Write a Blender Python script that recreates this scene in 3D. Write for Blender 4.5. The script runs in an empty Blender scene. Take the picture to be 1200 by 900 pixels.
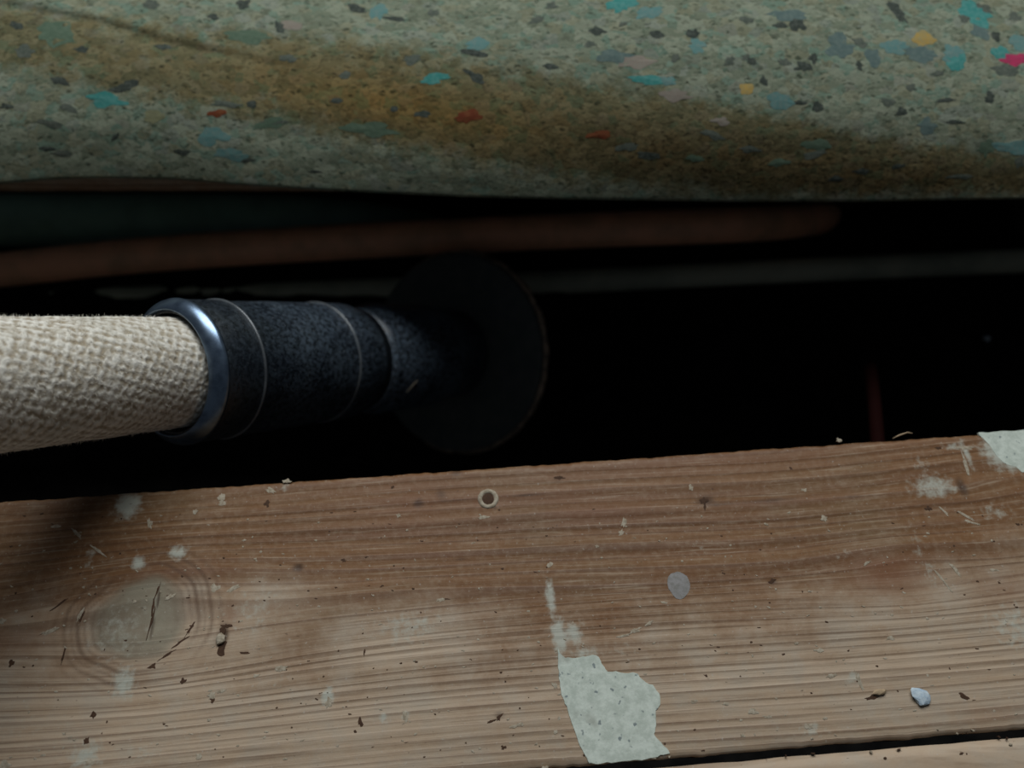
import bpy, bmesh, math, random
import numpy as np
from mathutils import Vector, Matrix, noise
from mathutils.bvhtree import BVHTree

# ------------------------------------------------------------------ camera
P = math.radians(28.0)          # the camera looks down and 28 degrees forward
CAM_H = 0.33
F = 26.0 / 36.0 * 1200.0
scene = bpy.context.scene
C = scene.collection
cam_data = bpy.data.cameras.new('camera'); cam_data.lens = 26; cam_data.sensor_width = 36
cam_data.clip_start = 0.005
cam_data.dof.use_dof = True; cam_data.dof.focus_distance = 0.315; cam_data.dof.aperture_fstop = 5.5
cam = bpy.data.objects.new('camera', cam_data); C.objects.link(cam)
cam.location = (0, 0, CAM_H); cam.rotation_euler = (P, 0, 0)
scene.camera = cam

# ------------------------------------------------------------------ world, window light, exposure
w = bpy.data.worlds.new('world'); scene.world = w; w.use_nodes = True
w.node_tree.nodes['Background'].inputs[0].default_value = (0.72, 0.84, 1.0, 1)
w.node_tree.nodes['Background'].inputs[1].default_value = 0.05
ld = bpy.data.lights.new('window_light', 'AREA'); ld.shape = 'RECTANGLE'; ld.size = 1.4; ld.size_y = 0.85
ld.energy = 30.0; ld.color = (0.92, 0.97, 1.0)
lo = bpy.data.objects.new('window_light', ld); C.objects.link(lo)
lo.location = (0.0, 1.20, 1.26)
lo.rotation_euler = (Vector((0, 0.1, 0)) - lo.location).to_track_quat('-Z', 'Y').to_euler()
vs = scene.view_settings
vs.view_transform = 'Standard'; vs.look = 'None'; vs.gamma = 1; vs.use_curve_mapping = False
vs.exposure = -0.10

random.seed(7)

# ------------------------------------------------------------------ helpers
def cw(X, Y, Z):                 # right, up and depth seen from where the photographer stood -> world
    return Vector((X, Y * math.cos(P) + Z * math.sin(P), CAM_H + Y * math.sin(P) - Z * math.cos(P)))

def ray(u, v):
    return (cw((u - 600) / F, (450 - v) / F, 1) - Vector((0, 0, CAM_H))).normalized()

def W(u, v, z=0.0):              # point of the horizontal plane z
    d = ray(u, v); t = (z - CAM_H) / d.z
    return Vector((0, 0, CAM_H)) + d * t

def to_px(p):
    q = p - Vector((0, 0, CAM_H))
    up = q.y * math.cos(P) + q.z * math.sin(P)
    dep = q.y * math.sin(P) - q.z * math.cos(P)
    return 600 + F * q.x / dep, 450 - F * up / dep

def link(name, mesh, mat, parent=None, smooth=True):
    o = bpy.data.objects.new(name, mesh); C.objects.link(o)
    if mat: mesh.materials.append(mat)
    if smooth:
        mesh.polygons.foreach_set('use_smooth', [True] * len(mesh.polygons))
    if parent: o.parent = parent
    return o

def from_py(name, verts, faces, mat, parent=None, smooth=True):
    m = bpy.data.meshes.new(name); m.from_pydata([tuple(v) for v in verts], [], faces); m.update()
    bm = bmesh.new(); bm.from_mesh(m); bmesh.ops.recalc_face_normals(bm, faces=bm.faces[:]); bm.to_mesh(m); bm.free()
    return link(name, m, mat, parent, smooth)

def tag(o, label=None, cat=None, group=None, kind=None):
    if label: o['label'] = label
    if cat: o['category'] = cat
    if group: o['group'] = group
    if kind: o['kind'] = kind
    return o

def empty(name, loc=(0, 0, 0)):
    o = bpy.data.objects.new(name, None); C.objects.link(o); o.location = loc; o.empty_display_size = 0.02
    return o

def put(o, parent):              # parent without moving
    o.parent = parent
    o.matrix_parent_inverse = Matrix.Translation(parent.location).inverted()
    return o

def sstep(a, b, x):
    t = np.clip((x - a) / (b - a), 0, 1); return t * t * (3 - 2 * t)

class NT:
    def __init__(s, name, rough=0.6, spec=0.4):
        s.m = bpy.data.materials.new(name); s.m.use_nodes = True
        s.t = s.m.node_tree; s.b = s.t.nodes['Principled BSDF']
        s.b.inputs['Roughness'].default_value = rough
        s.b.inputs['Specular IOR Level'].default_value = spec
    def n(s, kind, **kw):
        x = s.t.nodes.new(kind)
        for k, v in kw.items():
            if isinstance(k, str) and hasattr(x, k): setattr(x, k, v)
        return x
    def l(s, a, b): s.t.links.new(a, b)
    def attr(s, name):
        a = s.n('ShaderNodeAttribute'); a.attribute_name = name; return a
    def math(s, op, a, b=None, c=None, clamp=False):
        x = s.n('ShaderNodeMath'); x.operation = op; x.use_clamp = clamp
        for i, q in enumerate((a, b, c)):
            if q is None: continue
            if isinstance(q, (int, float)): x.inputs[i].default_value = q
            else: s.l(q, x.inputs[i])
        return x.outputs[0]
    def mix(s, f, a, b, blend='MIX'):
        x = s.n('ShaderNodeMix'); x.data_type = 'RGBA'; x.blend_type = blend; x.clamp_factor = True
        for i, q in ((0, f), (6, a), (7, b)):
            if isinstance(q, (int, float)): x.inputs[i].default_value = q
            elif isinstance(q, tuple): x.inputs[i].default_value = (*q, 1) if len(q) == 3 else q
            else: s.l(q, x.inputs[i])
        return x.outputs[2]
    def noise(s, vec, scale, detail=3, rough=0.5, dist=0):
        x = s.n('ShaderNodeTexNoise'); x.inputs['Scale'].default_value = scale
        x.inputs['Detail'].default_value = detail; x.inputs['Roughness'].default_value = rough
        x.inputs['Distortion'].default_value = dist
        if vec is not None: s.l(vec, x.inputs['Vector'])
        return x.outputs['Fac']
    def step(s, v, a, b, lo=0.0, hi=1.0):
        x = s.n('ShaderNodeMapRange'); x.interpolation_type = 'SMOOTHSTEP'
        s.l(v, x.inputs[0])
        for i, q in enumerate((a, b, lo, hi)): x.inputs[i + 1].default_value = q
        return x.outputs[0]
    def comb(s, x, y, z):
        c = s.n('ShaderNodeCombineXYZ')
        for i, q in enumerate((x, y, z)):
            if isinstance(q, (int, float)): c.inputs[i].default_value = q
            else: s.l(q, c.inputs[i])
        return c.outputs[0]
    def obj(s): return s.n('ShaderNodeTexCoord').outputs['Object']
    def scaled(s, vec, sc, rot=(0, 0, 0)):
        x = s.n('ShaderNodeMapping'); x.inputs['Scale'].default_value = sc; x.inputs['Rotation'].default_value = rot
        s.l(vec, x.inputs[0]); return x.outputs[0]
    def color(s, c):
        if isinstance(c, tuple): s.b.inputs['Base Color'].default_value = (*c, 1)
        else: s.l(c, s.b.inputs['Base Color'])
    def bump(s, h, strength=0.5, dist=0.001):
        x = s.n('ShaderNodeBump'); x.inputs['Strength'].default_value = strength; x.inputs['Distance'].default_value = dist
        s.l(h, x.inputs['Height']); s.l(x.outputs[0], s.b.inputs['Normal'])

# ------------------------------------------------------------------ materials
def wood_material():
    k = NT('old_pine', 0.55, 0.3)
    g = k.attr('grain').outputs['Fac']; al = k.attr('along').outputs['Fac']
    pale = k.attr('pale').outputs['Fac']; knot = k.attr('knot').outputs['Fac']; red = k.attr('red').outputs['Fac']
    plas = k.attr('plaster').outputs['Fac']; dark = k.attr('dark').outputs['Fac']; relief = k.attr('kring').outputs['Fac']
    vec = k.comb(k.math('MULTIPLY', al, 2.2), k.math('MULTIPLY', g, 130.0), 0.0)
    rings = k.noise(vec, 1.0, 2.0, 0.45)
    fine = k.noise(k.comb(k.math('MULTIPLY', al, 26), k.math('MULTIPLY', g, 700), 3.0), 1.0, 3, 0.6)
    wob = k.noise(k.comb(k.math('MULTIPLY', al, 9), k.math('MULTIPLY', g, 60), 7.0), 1.0, 2, 0.5)
    # annual rings: slow rise, sharp late wood line
    saw = k.math('FRACT', k.math('MULTIPLY_ADD', g, 185.0, k.math('MULTIPLY', rings, 1.7)))
    late = k.math('MULTIPLY', k.step(saw, 0.45, 0.9), k.step(saw, 1.0, 0.93))
    late = k.math('MULTIPLY', late, k.step(wob, 0.22, 0.58))
    o = k.obj()
    big = k.noise(o, 14, 4, 0.6); med = k.noise(o, 60, 5, 0.65); sm = k.noise(o, 330, 4, 0.6)
    base = k.mix(k.step(rings, 0.3, 0.72), (0.205, 0.100, 0.040), (0.142, 0.062, 0.022))
    base = k.mix(k.math('MULTIPLY', k.step(big, 0.45, 0.7), 0.5), base, (0.165, 0.100, 0.044))
    paleb = k.mix(k.step(rings, 0.3, 0.7), (0.49, 0.370, 0.258), (0.37, 0.262, 0.170))
    paleb = k.mix(k.math('MULTIPLY', k.step(med, 0.4, 0.7), 0.4), paleb, (0.36, 0.33, 0.27))
    pm = k.math('ADD', pale, k.math('MULTIPLY', k.math('SUBTRACT', med, 0.5), 0.9))
    pm = k.math('ADD', pm, k.math('MULTIPLY', k.math('SUBTRACT', big, 0.5), 0.5))
    c = k.mix(k.step(pm, 0.05, 0.95), base, paleb)
    latec = k.mix(0.62, c, (0.085, 0.036, 0.014))
    c = k.mix(k.math('MULTIPLY', late, 0.85), c, latec)
    c = k.mix(k.math('MULTIPLY', k.step(sm, 0.42, 0.70), 0.13), c, (0.46, 0.37, 0.26))
    c = k.mix(k.step(fine, 0.48, 0.72, 0.0, 0.36), c, (0.10, 0.050, 0.024))
    c = k.mix(k.step(fine, 0.46, 0.28, 0.0, 0.35), c, (0.48, 0.38, 0.27))
    # reddish brown resin areas
    c = k.mix(k.math('MULTIPLY', red, 0.75), c, (0.16, 0.058, 0.022))
    # knot: greyer, concentric rings
    kc = k.mix(k.step(med, 0.3, 0.7), (0.235, 0.225, 0.165), (0.17, 0.135, 0.09))
    c = k.mix(k.math('MULTIPLY', k.step(knot, 0.2, 0.85), 0.75), c, kc)
    c = k.mix(k.math('MULTIPLY', relief, 0.75), c, (0.085, 0.042, 0.022))
    # thin plaster dust and smears
    pl = k.math('MULTIPLY', k.step(k.math('ADD', plas, k.math('MULTIPLY', k.math('SUBTRACT', sm, 0.5), 1.1)), 0.25, 0.85), 0.85)
    c = k.mix(pl, c, (0.42, 0.425, 0.355))
    dk = k.step(k.math('ADD', dark, k.math('MULTIPLY', k.math('SUBTRACT', med, 0.5), 0.8)), 0.25, 0.85)
    c = k.mix(k.math('MULTIPLY', dk, 0.8), c, (0.045, 0.022, 0.012))
    # fine dust speckle
    spk = k.step(k.noise(o, 700, 2, 0.5), 0.66, 0.74)
    c = k.mix(k.math('MULTIPLY', spk, 0.35), c, (0.45, 0.42, 0.36))
    spd = k.step(k.noise(k.scaled(o, (1, 2, 1)), 420, 2, 0.5), 0.70, 0.78)
    c = k.mix(k.math('MULTIPLY', spd, 0.6), c, (0.05, 0.028, 0.016))
    k.color(c)
    h = k.math('ADD', k.math('MULTIPLY', late, 0.5), k.math('MULTIPLY', fine, 0.5))
    h = k.math('ADD', h, k.math('MULTIPLY', sm, 0.7))
    k.bump(h, 0.45, 0.0004)
    return k.m

def underlay_material():
    k = NT('rebond_foam', 0.9, 0.1)
    uvn = k.n('ShaderNodeUVMap').outputs[0]
    o = uvn                                             # sheet coordinates in metres x 10
    stain = k.attr('stain').outputs['Fac']; warm = k.attr('warm').outputs['Fac']; deep = k.attr('deep').outputs['Fac']
    jit = k.n('ShaderNodeTexNoise'); jit.inputs['Scale'].default_value = 26; jit.inputs['Detail'].default_value = 3; k.l(o, jit.inputs['Vector'])
    vadd = k.n('ShaderNodeVectorMath'); vadd.operation = 'MULTIPLY_ADD'
    k.l(jit.outputs['Color'], vadd.inputs[0]); vadd.inputs[1].default_value = (0.05, 0.05, 0.05); k.l(o, vadd.inputs[2])
    vec = vadd.outputs[0]
    vo = k.n('ShaderNodeTexVoronoi'); vo.inputs['Scale'].default_value = 13; k.l(k.scaled(vec, (1, 1.5, 1)), vo.inputs['Vector'])
    sep = k.n('ShaderNodeSeparateColor'); k.l(vo.outputs['Color'], sep.inputs[0])
    c = k.mix(k.step(sep.outputs[0], 0.2, 0.9), (0.170, 0.190, 0.145), (0.250, 0.270, 0.215))
    c = k.mix(k.math('MULTIPLY', k.step(sep.outputs[1], 0.72, 0.76), 0.45), c, (0.235, 0.215, 0.145))
    c = k.mix(k.math('MULTIPLY', k.step(sep.outputs[2], 0.80, 0.84), 0.55), c, (0.135, 0.225, 0.190))
    c = k.mix(k.math('MULTIPLY', k.step(sep.outputs[2], 0.12, 0.08), 0.4), c, (0.215, 0.23, 0.225))
    # smaller crumbs
    v2 = k.n('ShaderNodeTexVoronoi'); v2.inputs['Scale'].default_value = 42; k.l(k.scaled(vec, (1, 1.9, 1), (0, 0, 0.25)), v2.inputs['Vector'])
    s2 = k.n('ShaderNodeSeparateColor'); k.l(v2.outputs['Color'], s2.inputs[0])
    c = k.mix(k.math('MULTIPLY', k.step(s2.outputs[0], 0.84, 0.88), 0.50), c, (0.085, 0.09, 0.068))
    c = k.mix(k.math('MULTIPLY', k.step(s2.outputs[1], 0.90, 0.94), 0.45), c, (0.095, 0.155, 0.125))
    c = k.mix(k.math('MULTIPLY', k.step(s2.outputs[2], 0.85, 0.89), 0.4), c, (0.31, 0.31, 0.25))
    # tiny dark flecks
    v3 = k.n('ShaderNodeTexVoronoi'); v3.inputs['Scale'].default_value = 21; k.l(k.scaled(vec, (1, 2.6, 1), (0, 0, -0.12)), v3.inputs['Vector'])
    s3 = k.n('ShaderNodeSeparateColor'); k.l(v3.outputs['Color'], s3.inputs[0])
    fl = k.math('MULTIPLY', k.step(v3.outputs['Distance'], 0.46, 0.28), k.step(s3.outputs[0], 0.66, 0.70))
    c = k.mix(k.math('MULTIPLY', k.math('MULTIPLY', fl, k.step(s3.outputs[1], 0.0, 1.0, 0.3, 0.85)), 1.0), c, (0.045, 0.056, 0.040))
    mot = k.noise(o, 60, 4, 0.65)
    c = k.mix(k.step(mot, 0.5, 0.75, 0, 0.4), c, (0.12, 0.13, 0.10))
    # stain soaked into the foam
    n1 = k.noise(o, 7, 4, 0.6); n2 = k.noise(o, 30, 4, 0.7)
    sm = k.math('ADD', stain, k.math('MULTIPLY', k.math('SUBTRACT', n1, 0.5), 1.3))
    sm = k.step(k.math('ADD', sm, k.math('MULTIPLY', k.math('SUBTRACT', n2, 0.5), 0.6)), 0.2, 0.8)
    tint = k.mix(warm, (0.74, 0.60, 0.45), (0.90, 0.54, 0.26))
    tint = k.mix(deep, tint, (0.62, 0.43, 0.28))
    st = k.mix(1.0, c, tint, 'MULTIPLY')
    c = k.mix(k.math('MULTIPLY', sm, 1.0), c, st)
    dd = k.math('MULTIPLY', k.step(n2, 0.5, 0.66), k.math('MULTIPLY', deep, sm))
    c = k.mix(k.math('MULTIPLY', dd, 0.8), c, (0.03, 0.02, 0.01))
    c = k.mix(1.0, c, (0.90, 0.92, 0.82), 'MULTIPLY')
    k.color(c)
    k.bump(k.math('ADD', k.noise(o, 50, 4, 0.7), k.math('MULTIPLY', vo.outputs['Distance'], -0.6)), 0.5, 0.0009)
    return k.m

def plain(name, c, rough=0.8, spec=0.3, var=0.25, scale=200, bump=0.3, dist=0.0004, metal=0.0, c2=None):
    k = NT(name, rough, spec); o = k.obj()
    n = k.noise(o, scale, 4, 0.6)
    k.color(k.mix(k.step(n, 0.35, 0.7), c, c2 if c2 else tuple(x * (1 - var) for x in c)))
    k.b.inputs['Metallic'].default_value = metal
    k.bump(n, bump, dist)
    return k.m

def rope_material():
    k = NT('woven_cotton', 0.95, 0.08); h = k.attr('height').outputs['Fac']; o = k.obj()
    n = k.noise(o, 350, 3, 0.6); big = k.noise(o, 30, 3, 0.6)
    c = k.mix(k.step(h, 0.1, 0.8), (0.34, 0.275, 0.19), (0.78, 0.74, 0.65))
    c = k.mix(k.step(n, 0.4, 0.75, 0, 0.5), c, (0.40, 0.345, 0.25))
    c = k.mix(k.step(big, 0.5, 0.75, 0, 0.35), c, (0.36, 0.34, 0.27))
    k.color(c)
    k.b.inputs['Sheen Weight'].default_value = 0.25
    k.bump(k.math('ADD', k.math('MULTIPLY', k.noise(o, 700, 3, 0.6), 0.8), k.math('MULTIPLY', h, 0.5)), 0.6, 0.0007)
    return k.m

def fitting_material():
    k = NT('blackened_metal', 0.38, 0.75); o = k.obj()
    n = k.noise(o, 420, 5, 0.75); big = k.noise(o, 40, 4, 0.6)
    d = k.math('ADD', k.math('MULTIPLY', n, 1.05), k.math('MULTIPLY', big, 0.25))
    dust = k.math('MULTIPLY', k.attr('dust').outputs['Fac'], k.step(d, 0.55, 0.80))
    c = k.mix(k.step(big, 0.4, 0.7), (0.007, 0.010, 0.014), (0.010, 0.013, 0.014))
    c = k.mix(k.math('MULTIPLY', dust, 0.45), c, (0.12, 0.165, 0.215))
    spk = k.math('MULTIPLY', k.step(k.noise(o, 900, 2, 0.5), 0.66, 0.74), k.attr('dust').outputs['Fac'])
    c = k.mix(k.math('MULTIPLY', spk, 0.6), c, (0.30, 0.33, 0.36))
    k.color(c)
    k.l(k.math('ADD', 0.26, k.math('MULTIPLY', k.step(d, 0.5, 0.85), 0.16)), k.b.inputs['Roughness'])
    k.bump(d, 0.5, 0.0006)
    return k.m

M_WOOD = wood_material()
M_FOAM = underlay_material()
M_ROPE = rope_material()
M_FIT = fitting_material()
M_PLATE = plain('grimy_black_plate', (0.050, 0.064, 0.062), 0.6, 0.35, c2=(0.075, 0.085, 0.078), scale=90)
M_EDGE = plain('worn_plate_edge', (0.12, 0.095, 0.07), 0.7, 0.3, c2=(0.40, 0.30, 0.21), scale=160, bump=0.6)
M_GREENP = plain('dark_green_pipe', (0.20, 0.34, 0.27), 0.6, 0.3, scale=30)
M_COPPER = plain('tarnished_copper', (0.80, 0.40, 0.23), 0.5, 0.5, metal=0.0, c2=(0.52, 0.30, 0.17), scale=30, bump=0.1)
M_GREYP = plain('dull_grey_pipe', (0.42, 0.44, 0.33), 0.6, 0.4, c2=(0.28, 0.31, 0.24), scale=25, bump=0.1)
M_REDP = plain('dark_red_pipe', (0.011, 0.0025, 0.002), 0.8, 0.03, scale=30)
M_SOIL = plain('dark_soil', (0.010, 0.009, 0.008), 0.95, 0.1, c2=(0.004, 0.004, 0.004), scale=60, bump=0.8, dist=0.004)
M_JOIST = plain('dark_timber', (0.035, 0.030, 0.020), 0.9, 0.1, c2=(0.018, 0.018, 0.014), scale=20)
M_CHIPD = plain('dark_foam', (0.036, 0.045, 0.036), 0.9, 0.1, c2=(0.075, 0.085, 0.070), scale=500)
M_CHIPM = plain('mid_dark_foam', (0.070, 0.085, 0.066), 0.9, 0.1, c2=(0.11, 0.12, 0.095), scale=500)
M_TEAL = plain('teal_foam', (0.040, 0.194, 0.169), 0.9, 0.1, c2=(0.086, 0.238, 0.209), scale=400)
M_TEAL2 = plain('pale_teal_foam', (0.093, 0.195, 0.180), 0.9, 0.1, c2=(0.136, 0.205, 0.180), scale=400)
M_BLUEG = plain('slate_foam', (0.085, 0.125, 0.115), 0.9, 0.1, c2=(0.12, 0.16, 0.14), scale=400)
M_GREEN = plain('green_foam', (0.075, 0.115, 0.075), 0.9, 0.1, c2=(0.10, 0.14, 0.095), scale=400)
M_YELL = plain('yellow_foam', (0.360, 0.245, 0.072), 0.9, 0.1, c2=(0.288, 0.238, 0.108), scale=400)
M_PINK = plain('pink_foam', (0.396, 0.036, 0.094), 0.9, 0.1, c2=(0.288, 0.043, 0.086), scale=400)
M_ROSE = plain('rose_foam', (0.215, 0.18, 0.145), 0.9, 0.1, c2=(0.22, 0.20, 0.16), scale=400)
M_OLIVE = plain('olive_foam', (0.20, 0.20, 0.11), 0.9, 0.1, c2=(0.17, 0.17, 0.10), scale=400)
M_RED = plain('rust_red_foam', (0.150, 0.038, 0.018), 0.9, 0.1, c2=(0.173, 0.061, 0.025), scale=300)
M_PAINT = None
def paint_material():
    k = NT('dried_plaster_paint', 0.75, 0.25); o = k.obj()
    n = k.noise(o, 220, 5, 0.7); big = k.noise(o, 70, 3, 0.5)
    c = k.mix(k.step(n, 0.35, 0.65), (0.56, 0.60, 0.52), (0.43, 0.47, 0.40))
    c = k.mix(k.step(k.noise(o, 330, 2, 0.5), 0.64, 0.72), c, (0.20, 0.23, 0.22))
    c = k.mix(k.step(big, 0.56, 0.72, 0, 0.55), c, (0.30, 0.30, 0.25))
    k.color(c); k.bump(n, 0.6, 0.0005); return k.m
M_PAINT = paint_material()
M_SPECK = plain('plaster_specks', (0.40, 0.345, 0.26), 0.8, 0.2, c2=(0.24, 0.19, 0.13), scale=600)
M_DIRT = plain('dirt_specks', (0.070, 0.036, 0.020), 0.8, 0.2, scale=600)
M_WHITE = plain('white_plaster', (0.50, 0.57, 0.60), 0.7, 0.3, c2=(0.33, 0.42, 0.50), scale=500)
M_SPLINT = plain('raw_splinter', (0.40, 0.29, 0.18), 0.8, 0.2, scale=500)
M_BLUET = plain('bluish_filler', (0.25, 0.235, 0.225), 0.7, 0.3, c2=(0.18, 0.17, 0.15), scale=400)

# ------------------------------------------------------------------ floor of boards
A0 = W(0, 588); A1 = W(1200, 505)                 # edge of the board towards the gap
dirx = (A1 - A0).normalized(); perp = Vector((-dirx.y, dirx.x, 0))      # perp points into the gap (+y)
def bl(u, v, z=0.0):                               # board coordinates (along, across) of a point seen on the board
    q = W(u, v, z) - A0
    return q.dot(dirx), q.dot(perp)
B_l, B_r = bl(700, 895), bl(1200, 855)
WID = -(B_l[1] + B_r[1]) / 2
floor = empty('floor'); tag(floor, kind='structure')

SMEARS = [  # u, v, radius along, radius across (px), strength : thin plaster smears
    (645, 700, 6, 26, .9), (655, 745, 9, 26, 1), (672, 742, 13, 16, .8), (685, 765, 22, 9, .6), (600, 655, 12, 9, .25),
    (150, 592, 16, 17, 1.), (142, 575, 8, 10, .6), (145, 800, 16, 22, .8), (148, 815, 16, 12, .5), (140, 740, 45, 48, .42), (100, 885, 24, 20, .7),
    (165, 885, 30, 18, .4), (105, 650, 12, 26, .4), (209, 648, 14, 9, .8), (162, 660, 9, 9, .9), (1095, 570, 32, 16, .72), (1132, 530, 5, 20, .7),
    (1120, 523, 18, 6, .6), (1190, 528, 36, 22, 1.4), (1170, 512, 20, 7, 1.2), (1190, 735, 38, 35, .55), (1165, 600, 22, 12, .5), (950, 855, 22, 12, .55), (480, 735, 50, 28, .5),
    (384, 815, 9, 13, .9), (450, 842, 9, 8, .6), (475, 838, 8, 8, .6), (300, 715, 45, 40, .38), (1080, 545, 14, 16, .4), (1075, 640, 10, 40, .35),
    (1090, 670, 8, 26, .5), (730, 760, 50, 10, .3), (1000, 795, 10, 12, .6), (520, 660, 8, 6, .3), (720, 640, 5, 5, .4), (820, 640, 14, 18, .3), (240, 850, 60, 30, .25),
    (30, 850, 40, 30, .25), (560, 740, 40, 14, .25), (335, 570, 10, 14, .4), (330, 800, 14, 22, .35), (985, 650, 26, 20, .3)]
REDS = [(1040, 670, 42, 26, .9), (700, 598, 70, 12, .6), (600, 585, 120, 10, .5), (930, 585, 90, 7, .5), (480, 590, 60, 30, .45), (1180, 690, 40, 18, .45),
        (20, 750, 40, 14, .5), (270, 725, 10, 16, .5), (500, 650, 50, 12, .35), (1160, 835, 30, 10, .3), (215, 670, 50, 10, .6), (50, 610, 50, 20, .3), (850, 540, 200, 14, .35)]
DARKS = [(490, 590, 9, 7, .7), (517, 578, 10, 10, .6), (350, 665, 9, 6, .8), (1127, 570, 8, 16, .75), (655, 562, 12, 6, .5), (825, 587, 14, 8, .7),
         (262, 745, 7, 17, .95), (185, 702, 2.5, 17, 1.), (179, 733, 2.5, 22, .9), (880, 588, 90, 3.5, .65), (620, 580, 30, 2, .7), (540, 586, 30, 2, .6), (1000, 582, 60, 3, .5),
         (1090, 548, 60, 3, .5), (905, 682, 8, 5, .7), (535, 553, 12, 8, .6), (580, 595, 4, 3, .5), (1020, 690, 30, 4, .4), (585, 838, 10, 7, .6), (222, 710, 5, 26, .3),
         (60, 705, 12, 3, .6), (95, 718, 3, 12, .6), (405, 560, 6, 9, .5), (540, 655, 14, 3, .6), (1110, 575, 10, 10, .5)]

def blob_field(lst, al, ac, sc_noise=0.0):
    out = np.zeros_like(al)
    for (u, v, ru, rv, s) in lst:
        a, b = bl(u, v)
        a2, _ = bl(u + ru, v); _, b2 = bl(u, v + rv)
        ra = abs(a2 - a); rb = abs(b2 - b) + 1e-6
        out = np.maximum(out, s * np.exp(-((al - a) / ra) ** 2 * .9 - ((ac - b) / rb) ** 2 * .9))
    return out

def fields(al, ac):
    # grain coordinate: follows the board, swerves round the knots
    g = ac.copy() - 0.55 * np.clip(-ac - .060, 0, 1) - 0.035 * np.clip(al - .36, 0, 1) * sstep(-.08, -.02, ac) + 0.0016 * np.sin(al * 17 + 1) + 0.010 * (al - .25) * 0.25
    KN = [(175, 728, .070, .026, .96), (1128, 566, .022, .007, .8), (1060, 672, .040, .013, .8), (470, 705, .07, .010, .45)]
    for (u, v, la, lb, s) in KN:
        a, b = bl(u, v); d = ac - b
        g = g - d * s * np.exp(-np.abs((al - a) / la) ** 1.6 - (d / lb) ** 2) * 1.0
    ka, kb = bl(165, 725)
    r = np.sqrt(((al - ka) / .0245) ** 2 + ((ac - kb) / .0215) ** 2)
    r = r + 0.05 * np.sin(np.arctan2(ac - kb, al - ka) * 3 + 1) + .02 * np.sin(np.arctan2(ac - kb, al - ka) * 8)
    knot = (1 - sstep(.55, 1.10, r)) * .9
    rw = .04
    kring = sum(a_ * np.exp(-((r - q) / w_) ** 2) for q, a_, w_ in ((.50, .25, .03), (.66, .35, .03), (.80, .45, .03), (.93, .5, .03), (1.05, .95, .045), (1.16, .5, .03), (1.28, .8, .04), (1.45, .35, .04)))
    kring = kring * np.clip(0.55 + 0.45 * np.sin(al * 110 + ac * 70) + .35 * np.clip((ac - kb) / .02, 0, 1), 0, 1)
    t = np.clip(-ac / WID, 0, 1)
    fx = al / (bl(1200, 700)[0])
    pale = sstep(.30, .85, t + .10 * np.sin(fx * 5 + 2.2)) * .95
    pale = np.maximum(pale, blob_field([(190, 750, 170, 70, .9), (480, 760, 120, 60, .85), (60, 760, 100, 70, .7), (840, 790, 220, 60, .7), (300, 700, 90, 30, .6)], al, ac))
    pale = np.clip(pale + .05, 0, 1)
    return dict(grain=g, along=al, pale=pale, knot=knot, kring=kring, red=blob_field(REDS, al, ac),
                plaster=blob_field(SMEARS, al, ac), dark=blob_field(DARKS, al, ac))

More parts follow.
